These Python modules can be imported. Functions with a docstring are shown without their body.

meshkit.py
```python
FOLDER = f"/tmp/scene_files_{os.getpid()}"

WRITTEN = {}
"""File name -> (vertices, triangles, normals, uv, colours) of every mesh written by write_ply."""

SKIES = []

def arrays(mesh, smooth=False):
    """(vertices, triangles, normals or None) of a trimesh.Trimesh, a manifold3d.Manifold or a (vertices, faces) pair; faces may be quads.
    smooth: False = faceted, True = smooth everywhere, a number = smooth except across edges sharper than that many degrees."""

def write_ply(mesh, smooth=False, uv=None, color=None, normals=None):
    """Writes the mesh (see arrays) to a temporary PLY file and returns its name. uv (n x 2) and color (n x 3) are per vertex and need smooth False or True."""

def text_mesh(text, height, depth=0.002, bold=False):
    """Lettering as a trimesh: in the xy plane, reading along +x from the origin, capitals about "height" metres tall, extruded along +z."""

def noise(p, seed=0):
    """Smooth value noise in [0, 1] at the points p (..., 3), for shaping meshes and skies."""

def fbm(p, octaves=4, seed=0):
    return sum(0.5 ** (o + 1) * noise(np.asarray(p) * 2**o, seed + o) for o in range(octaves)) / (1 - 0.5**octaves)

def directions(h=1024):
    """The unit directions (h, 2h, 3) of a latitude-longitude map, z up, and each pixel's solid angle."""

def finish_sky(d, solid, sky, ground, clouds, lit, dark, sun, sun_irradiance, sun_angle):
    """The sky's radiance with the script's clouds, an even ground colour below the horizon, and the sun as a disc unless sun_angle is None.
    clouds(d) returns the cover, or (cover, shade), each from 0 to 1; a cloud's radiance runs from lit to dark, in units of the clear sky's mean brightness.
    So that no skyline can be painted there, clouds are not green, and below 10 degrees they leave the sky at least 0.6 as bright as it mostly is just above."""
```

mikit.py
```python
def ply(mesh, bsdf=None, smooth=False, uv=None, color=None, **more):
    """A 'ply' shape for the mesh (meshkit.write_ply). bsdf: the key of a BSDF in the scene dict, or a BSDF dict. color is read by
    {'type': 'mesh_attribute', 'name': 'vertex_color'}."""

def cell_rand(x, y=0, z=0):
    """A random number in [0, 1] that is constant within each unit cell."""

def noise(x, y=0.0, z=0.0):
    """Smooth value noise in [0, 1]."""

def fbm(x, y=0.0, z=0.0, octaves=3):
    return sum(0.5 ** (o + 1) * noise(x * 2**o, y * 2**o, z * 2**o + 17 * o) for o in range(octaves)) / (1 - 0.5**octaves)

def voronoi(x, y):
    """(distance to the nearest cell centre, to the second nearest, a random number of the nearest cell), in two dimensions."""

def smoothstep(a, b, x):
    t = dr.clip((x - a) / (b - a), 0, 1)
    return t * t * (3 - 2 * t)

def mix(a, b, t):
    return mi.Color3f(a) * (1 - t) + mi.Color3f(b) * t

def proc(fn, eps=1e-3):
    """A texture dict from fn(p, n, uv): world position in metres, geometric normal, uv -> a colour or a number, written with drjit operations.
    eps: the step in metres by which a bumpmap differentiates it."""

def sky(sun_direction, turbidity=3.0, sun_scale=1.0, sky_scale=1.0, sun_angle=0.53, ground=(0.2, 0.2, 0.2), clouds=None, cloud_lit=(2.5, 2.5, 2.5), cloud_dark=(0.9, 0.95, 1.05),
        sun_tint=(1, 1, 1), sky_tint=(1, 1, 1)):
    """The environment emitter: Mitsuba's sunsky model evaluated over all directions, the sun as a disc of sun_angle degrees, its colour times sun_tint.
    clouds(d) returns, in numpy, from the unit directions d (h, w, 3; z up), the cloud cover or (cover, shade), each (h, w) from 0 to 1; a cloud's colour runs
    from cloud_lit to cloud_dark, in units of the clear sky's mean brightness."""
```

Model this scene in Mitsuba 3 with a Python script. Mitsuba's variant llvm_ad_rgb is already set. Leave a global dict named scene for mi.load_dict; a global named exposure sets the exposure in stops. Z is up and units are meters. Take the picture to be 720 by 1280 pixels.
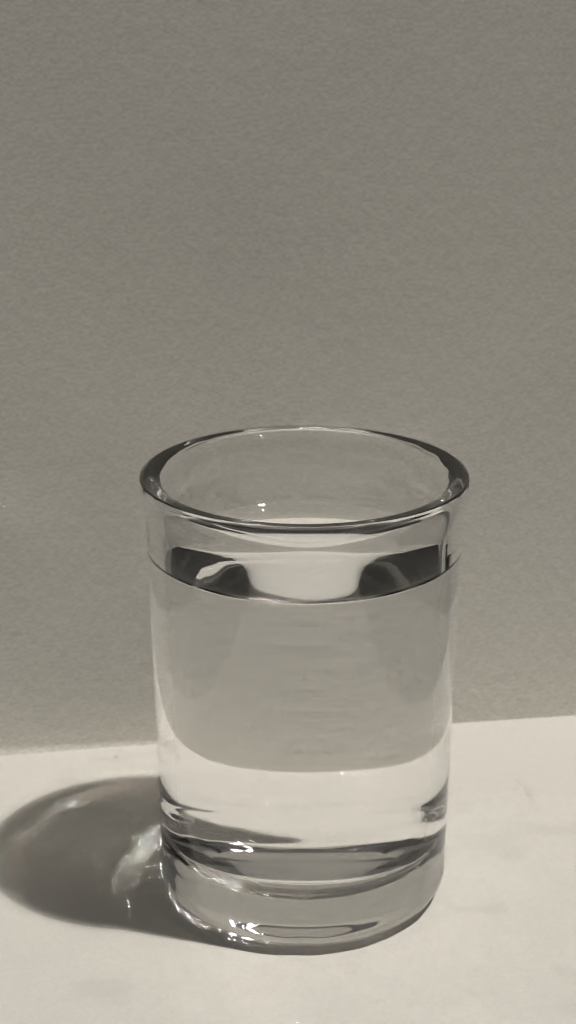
import math
import numpy as np
import trimesh
import mitsuba as mi
import drjit as dr
import mikit
import meshkit
from mikit import proc, noise, fbm, smoothstep, mix

T = mi.ScalarTransform4f
CM = 0.01
scene, labels = {}, {}

# ------------------------------------------------------------------ camera, light, exposure
exposure = 10.0                      # a dim lamp and a long exposure
EV = 2.0 ** -exposure
eye = np.array([0.0, -35.414, 20.591]) * CM
pitch, yaw = 0.337, -0.009
fwd = np.array([math.sin(yaw) * math.cos(pitch), math.cos(yaw) * math.cos(pitch), -math.sin(pitch)])
scene['camera'] = {
    'type': 'thinlens', 'aperture_radius': 0.0009, 'focus_distance': 0.345, 'fov': math.degrees(2 * math.atan(360 / 2399.8)), 'fov_axis': 'x',
    'near_clip': 0.01, 'far_clip': 100.0,
    'to_world': T().look_at(origin=eye.tolist(), target=(eye + fwd).tolist(), up=[0, 0, 1]),
}

# the lamp: high on the right, a little in front of the glass
LAMP_DIR = np.array([3.35, -1.33, 8.80]); LAMP_DIR /= np.linalg.norm(LAMP_DIR)
LAMP_DIST = 2.5
LAMP_DEG = 2.6                       # its width seen from the table
SOFT = 0.70                          # share of its light from the shade, the rest from the bulb
E_TABLE = 2.04                      # its light on the table, after exposure
TINT = np.array([1.0, 0.955, 0.87])
lamp_pos = LAMP_DIR * LAMP_DIST
half = LAMP_DIST * math.tan(math.radians(LAMP_DEG / 2))
omega = math.pi * math.radians(LAMP_DEG / 2) ** 2
x = np.cross([0, 1, 0], -LAMP_DIR); x /= np.linalg.norm(x)
frame = np.eye(4); frame[:3, 0] = x; frame[:3, 1] = np.cross(-LAMP_DIR, x); frame[:3, 2] = -LAMP_DIR; frame[:3, 3] = lamp_pos
cosz = LAMP_DIR[2]
scene['lamp'] = {
    'type': 'disk', 'to_world': T(frame) @ T().scale([half, half, 1]),
    'emitter': {'type': 'area', 'radiance': {'type': 'rgb', 'value': (TINT * SOFT * E_TABLE * EV / (omega * cosz)).tolist()}},
}
labels['lamp'] = {'label': 'round white lamp shining down on the glass from high on the right', 'category': 'lamp'}
if SOFT < 1:
    scene['bulb'] = {
        'type': 'spot', 'to_world': T().look_at(origin=(lamp_pos - LAMP_DIR * 0.002).tolist(), target=[0, 0, 0], up=[0, 1, 0]),
        'cutoff_angle': 30.0, 'beam_width': 25.0,
        'intensity': {'type': 'rgb', 'value': (TINT * (1 - SOFT) * E_TABLE * EV * LAMP_DIST ** 2 / cosz).tolist()},
    }
AMBIENT = 0.065
scene['room_light'] = {'type': 'constant', 'radiance': {'type': 'rgb', 'value': (AMBIENT * EV * np.array([1, 0.97, 0.92])).tolist()}}

# ------------------------------------------------------------------ materials
def wall_color(p, n, uv):
    a = fbm(p.x * 60, p.y * 60, p.z * 60, octaves=4)
    b = fbm(p.x * 1300, p.y * 1300, p.z * 1700, octaves=2)
    k = 1 + 0.05 * (a - 0.5) + 0.34 * (b - 0.5)
    return mi.Color3f(0.685, 0.67, 0.628) * k

def wall_bump(p, n, uv):
    return fbm(p.x * 420, p.y * 420, p.z * 900, octaves=3)

def table_color(p, n, uv):
    a = fbm(p.x * 35, p.y * 35, 3.0, octaves=4)
    b = fbm(p.x * 1600, p.y * 1600, 9.0, octaves=2)
    smudge = smoothstep(0.62, 0.8, fbm(p.x * 55 + 7, p.y * 90 + 3, 1.0, octaves=3))
    # two old marks: a pale brown smear on the right, a speck by the wall on the left
    u, v = (p.x - 0.0503) * 100, (p.y - 0.0405) * 100
    smear = dr.exp(-dr.square((u * 0.96 + v * 0.22) / 0.16) - dr.square((v * 0.96 - u * 0.22) / 0.55)) * smoothstep(0.3, 0.6, fbm(p.x * 500, p.y * 260, 5.0, octaves=3))
    speck = dr.exp(-dr.square((p.x + 0.0446) / 0.0004) - dr.square((p.y - 0.0572) / 0.0009))
    smudge = smudge + 2.2 * smear + 4.0 * speck
    k = 1 + 0.05 * (a - 0.5) + 0.07 * (b - 0.5)
    return mi.Color3f(0.80, 0.78, 0.745) * k * (1 - 0.06 * smudge)

def table_bump(p, n, uv):
    return fbm(p.x * 400, p.y * 400, 2.0, octaves=3)

scene['wall_paint'] = {'type': 'twosided', 'bsdf': {'type': 'bumpmap', 'arbitrary': proc(wall_bump, eps=2e-4), 'scale': 0.00005,
                       'bsdf': {'type': 'diffuse', 'reflectance': proc(wall_color)}}}
scene['table_paint'] = {'type': 'twosided', 'bsdf': {'type': 'diffuse', 'reflectance': proc(table_color)}}
scene['glass'] = {'type': 'dielectric', 'int_ior': 1.50, 'ext_ior': 1.0}
scene['glass_to_water'] = {'type': 'dielectric', 'int_ior': 1.50, 'ext_ior': 1.333}
scene['water_to_air'] = {'type': 'dielectric', 'int_ior': 1.333, 'ext_ior': 1.0}

# ------------------------------------------------------------------ setting
wa, wb = np.array([-7.24, 5.85]), np.array([6.78, 8.10])
wd = (wb - wa) / np.linalg.norm(wb - wa)
wn = np.array([wd[1], -wd[0]])                      # towards the camera
def at_wall(s, off=0.0):
    return wa + wd * s - wn * off

def grid(P, nu, nv):
    """Quad grid from a function P(u, v) on [0, 1]^2."""
    u, v = np.meshgrid(np.linspace(0, 1, nu), np.linspace(0, 1, nv))
    pts = P(u.ravel(), v.ravel())
    i = np.arange(nu * nv).reshape(nv, nu)
    q = np.stack([i[:-1, :-1], i[:-1, 1:], i[1:, 1:], i[1:, :-1]], -1).reshape(-1, 4)
    return pts, q

LEFT, RIGHT, TALL, FRONT, THICK = -5.0, 20.0, 50.0, -28.0, 2.0
def slab(corners, z0, z1):
    from shapely.geometry import Polygon
    m = trimesh.creation.extrude_polygon(Polygon(corners), z1 - z0, engine='earcut')
    m.apply_translation([0, 0, z0]); m.apply_scale(CM)
    return m
a, b = at_wall(LEFT), at_wall(RIGHT)
scene['table'] = mikit.ply(slab([(a[0], FRONT), (b[0], FRONT), tuple(at_wall(RIGHT, 3.0)), tuple(at_wall(LEFT, 3.0))], -THICK, 0.0), 'table_paint')
labels['table'] = {'label': 'off-white matt table surface, brightly lit, under the glass', 'kind': 'structure'}
def wall_mesh():
    """A card wall one centimetre thick whose foot curls on to the table: a wide curl on the left, a tight fold on the right."""
    rows = []
    stations = np.linspace(LEFT, RIGHT, 101)
    for st in stations:
        k = np.clip((st + 0.5) / 9.0, 0, 1)
        r = 0.2 * (1 - k) ** 1.5 + 0.03
        t = np.radians(np.linspace(0, 90, 9))
        prof = [(-(r - r * np.sin(q)), -0.02 + (r + 0.02) * (1 - np.cos(q))) for q in t] + [(0.0, z) for z in (1.2, 5.0, 20.0, TALL)] + [(1.0, TALL), (1.0, -0.02)]
        rows.append([(*at_wall(st, off), z) for off, z in prof])
    v = np.array(rows); n, m = v.shape[:2]
    i = np.arange(n * m).reshape(n, m); j = np.roll(i, -1, axis=1)
    q = np.stack([i[:-1], i[1:], j[1:], j[:-1]], -1).reshape(-1, 4)
    caps = [(i[0, 0], i[0, a], i[0, a + 1]) for a in range(1, m - 1)] + [(i[-1, 0], i[-1, a + 1], i[-1, a]) for a in range(1, m - 1)]
    f = np.vstack([q[:, [0, 1, 2]], q[:, [0, 2, 3]], np.array(caps)])
    return trimesh.Trimesh(v.reshape(-1, 3) * CM, f, process=False)
scene['wall'] = mikit.ply(wall_mesh(), 'wall_paint', smooth=30)
labels['wall'] = {'label': 'plain warm grey wall behind the glass', 'kind': 'structure'}

# ------------------------------------------------------------------ the glass of water (profiles in centimetres: radius, height)
SEG = 540
def arc(cx, cz, r, a0, a1, n):
    t = np.radians(np.linspace(a0, a1, n))
    return np.stack([cx + r * np.cos(t), cz + r * np.sin(t)], 1)

def spline(points, n):
    from scipy.interpolate import PchipInterpolator, CubicSpline
    p = np.asarray(points, float)
    s = np.r_[0, np.cumsum(np.linalg.norm(np.diff(p, axis=0), axis=1))]
    return CubicSpline(s, p)(np.linspace(0, s[-1], n))

def line(p, q, n):
    t = np.linspace(0, 1, n)[:, None]
    return np.asarray(p) * (1 - t) + np.asarray(q) * t

def chain(*pieces):
    out = [np.asarray(pieces[0])]
    for p in pieces[1:]:
        p = np.asarray(p)
        out.append(p[1:] if np.linalg.norm(p[0] - out[-1][-1]) < 1e-6 else p)
    return np.vstack(out)

PHI = np.arange(SEG) / SEG * 2 * np.pi
def wave(z):
    """Pressed glass is not perfectly round: its inner wall wanders by some hundredths of a millimetre, with faint upright flow lines."""
    def ring(k, fz, seed, octaves):
        p = np.stack([np.cos(PHI)[None] * k + 0 * z[:, None], np.sin(PHI)[None] * k + 0 * z[:, None], fz * z[:, None] + 0 * PHI[None]], -1)
        return meshkit.fbm(p + 40, octaves, seed=seed) - 0.5
    return WAVE * ring(1.6, 0.28, 3, 2) + RIPPLE * ring(RK, RZ, 23, 1)

RIPPLE = 0.03
RK = 6
RZ = 0.1
WAVE = 0.03
BRIP, BK, BSEED = 0.04, 7.0, 1
def base_wave(z):
    """The flow lines of the pressed base, gone by the time the wall runs straight."""
    p = np.stack([np.cos(PHI)[None] * BK + 0 * z[:, None], np.sin(PHI)[None] * BK + 0 * z[:, None], 0.3 * z[:, None] + 0 * PHI[None]], -1)
    return BRIP * (meshkit.noise(p + 60, seed=BSEED) - 0.5) * np.clip((1.5 - z[:, None]) / 0.6, 0, 1) ** 2

def lathe(profile, wavy=None, outward=True, ripples=wave):
    """A surface of revolution; a radius below 1e-6 closes it with a point."""
    p = np.asarray(profile, float)
    r = p[:, :1] + (0 if wavy is None else np.asarray(wavy).reshape(-1, 1) * ripples(p[:, 1]) * np.clip(p[:, :1] / 2.4, 0, 1) ** 3)
    r = np.maximum(r, 1e-6) + 0 * PHI[None]
    v = np.stack([r * np.cos(PHI), r * np.sin(PHI), p[:, 1:] + 0 * PHI[None]], -1)
    n = len(p)
    i = np.arange(n * SEG).reshape(n, SEG)
    j = np.roll(i, -1, axis=1)
    q = np.stack([i[:-1], j[:-1], j[1:], i[1:]], -1).reshape(-1, 4)
    if not outward:
        q = q[:, ::-1]
    return v.reshape(-1, 3) * CM, q

def r_out(z):
    return 2.935 + (3.075 - 2.935) * (z - 0.6) / 6.6
WALL = 0.38
def r_in(z):
    return r_out(z) - WALL
FLOOR, WATER, H = 0.55, 7.24, 9.0
Z_BASE, MEN = 1.6, 0.22
# rim bead: from the outer neck over the top to the inner wall
BULGE, RIMW = 0.10, 0.06
A0 = 8
BEAD = 8.1, 8.85
def rim_profile():
    zt = 9.0
    ro = r_out(8.2) + BULGE                       # outermost radius
    ri = r_in(8.3)
    z0, z1 = BEAD
    t = np.linspace(0.12, 0.95, 6)
    out = [(r_out(z), z) for z in (z0 - 0.4, z0 - 0.2, z0)] + [(r_out(z0) + (ro - r_out(z0)) * f, z0 + (z1 - z0) * k) for k, f in zip(t, t * t * (3 - 2 * t))]
    top = arc(ro - RIMW, zt - RIMW, RIMW, A0, 100, 12)
    inn = [(ri + 0.10, zt - 0.07), (ri + 0.025, zt - 0.2), (ri + 0.003, zt - 0.4), (r_in(8.4), 8.4), (r_in(8.2), 8.2), (r_in(8.0), 8.0)]
    return spline(np.vstack([out, top, inn]), 130)
rim = rim_profile()
outer_wall = line((r_out(Z_BASE), Z_BASE), tuple(rim[0]), 60)
inner_upper = line(tuple(rim[-1]), (r_in(WATER + MEN), WATER + MEN), 24)
CORNER, UNDER = 0.4, 0.08
CFLAT = 2.93
DOME = -0.05
_r = np.linspace(0, CFLAT - CORNER, 40)
under = np.stack([_r, UNDER + DOME * (1 - (_r / _r[-1]) ** 2) ** 2], 1)
CH = 0.4
_t = np.radians(np.linspace(-90, -8, 14))
_zc = UNDER + CH
corner = np.stack([CFLAT - CORNER + (r_out(_zc) - CFLAT + CORNER) * np.cos(_t), _zc + CH * np.sin(_t)], 1)
base_out = chain(under, spline(np.vstack([corner, [(r_out(_zc + 0.12), _zc + 0.12), (r_out(_zc + 0.35), _zc + 0.35)]]), 60), line((r_out(_zc + 0.35), _zc + 0.35), (r_out(Z_BASE), Z_BASE), 12))
FILLET, DISH = 0.3, 0.7
def floor_profile():
    zc = FLOOR + DISH + FILLET
    rw = r_in(zc) - 0.002
    rc = rw - FILLET
    a = arc(rc, zc, FILLET, -5, -84, 14)
    tail = np.array([[rr, FLOOR + DISH * (rr / rc) ** 2 * 0.8] for rr in (0.88 * rc, 0.75 * rc, 0.6 * rc)])
    return spline(np.vstack([[(r_in(zc + 0.5), zc + 0.5), (r_in(zc + 0.25), zc + 0.25)], a, tail]), 90), zc + 0.5, tail[-1]
_fp, _ztop, _tail = floor_profile()
_rr = np.linspace(_tail[0], 0, 16)
inner_water = chain(line((r_in(WATER + MEN), WATER + MEN), (r_in(_ztop), _ztop), 60), _fp, np.stack([_rr, FLOOR + (_tail[1] - FLOOR) * (_rr / _tail[0]) ** 2], 1))

scene['drinking_glass__rim'] = mikit.ply(lathe(rim, np.clip((np.arange(len(rim)) / (len(rim) - 1) - 0.55) / 0.4, 0, 1)), 'glass', smooth=True)
scene['drinking_glass__wall'] = mikit.ply(lathe(outer_wall), 'glass', smooth=True)
scene['drinking_glass__inner_wall'] = mikit.ply(lathe(inner_upper, 1.0), 'glass', smooth=True)
scene['drinking_glass__base'] = mikit.ply(lathe(base_out, 1.0, ripples=base_wave), 'glass', smooth=True)
labels['drinking_glass'] = {'label': 'clear straight-sided drinking glass with a thick base and rounded rim, nearly full of water', 'category': 'glass'}

rs = r_in(WATER + MEN)
s = np.linspace(0, 1, 70)
rad = rs * (1 - (1 - s) ** 2)[::1]
rad = np.linspace(0, 1, 70) ** 0.6 * rs
surf = np.stack([rad, WATER + MEN * np.exp((rad - rs) / MEN)], 1); surf[-1, 1] = WATER + MEN
scene['water__body'] = mikit.ply(lathe(inner_water, 1.0), 'glass_to_water', smooth=True)
scene['water__surface'] = mikit.ply(lathe(surf, 1.0, outward=False), 'water_to_air', smooth=True)
labels['water'] = {'label': 'clear still water filling the drinking glass to below its rim', 'category': 'water'}
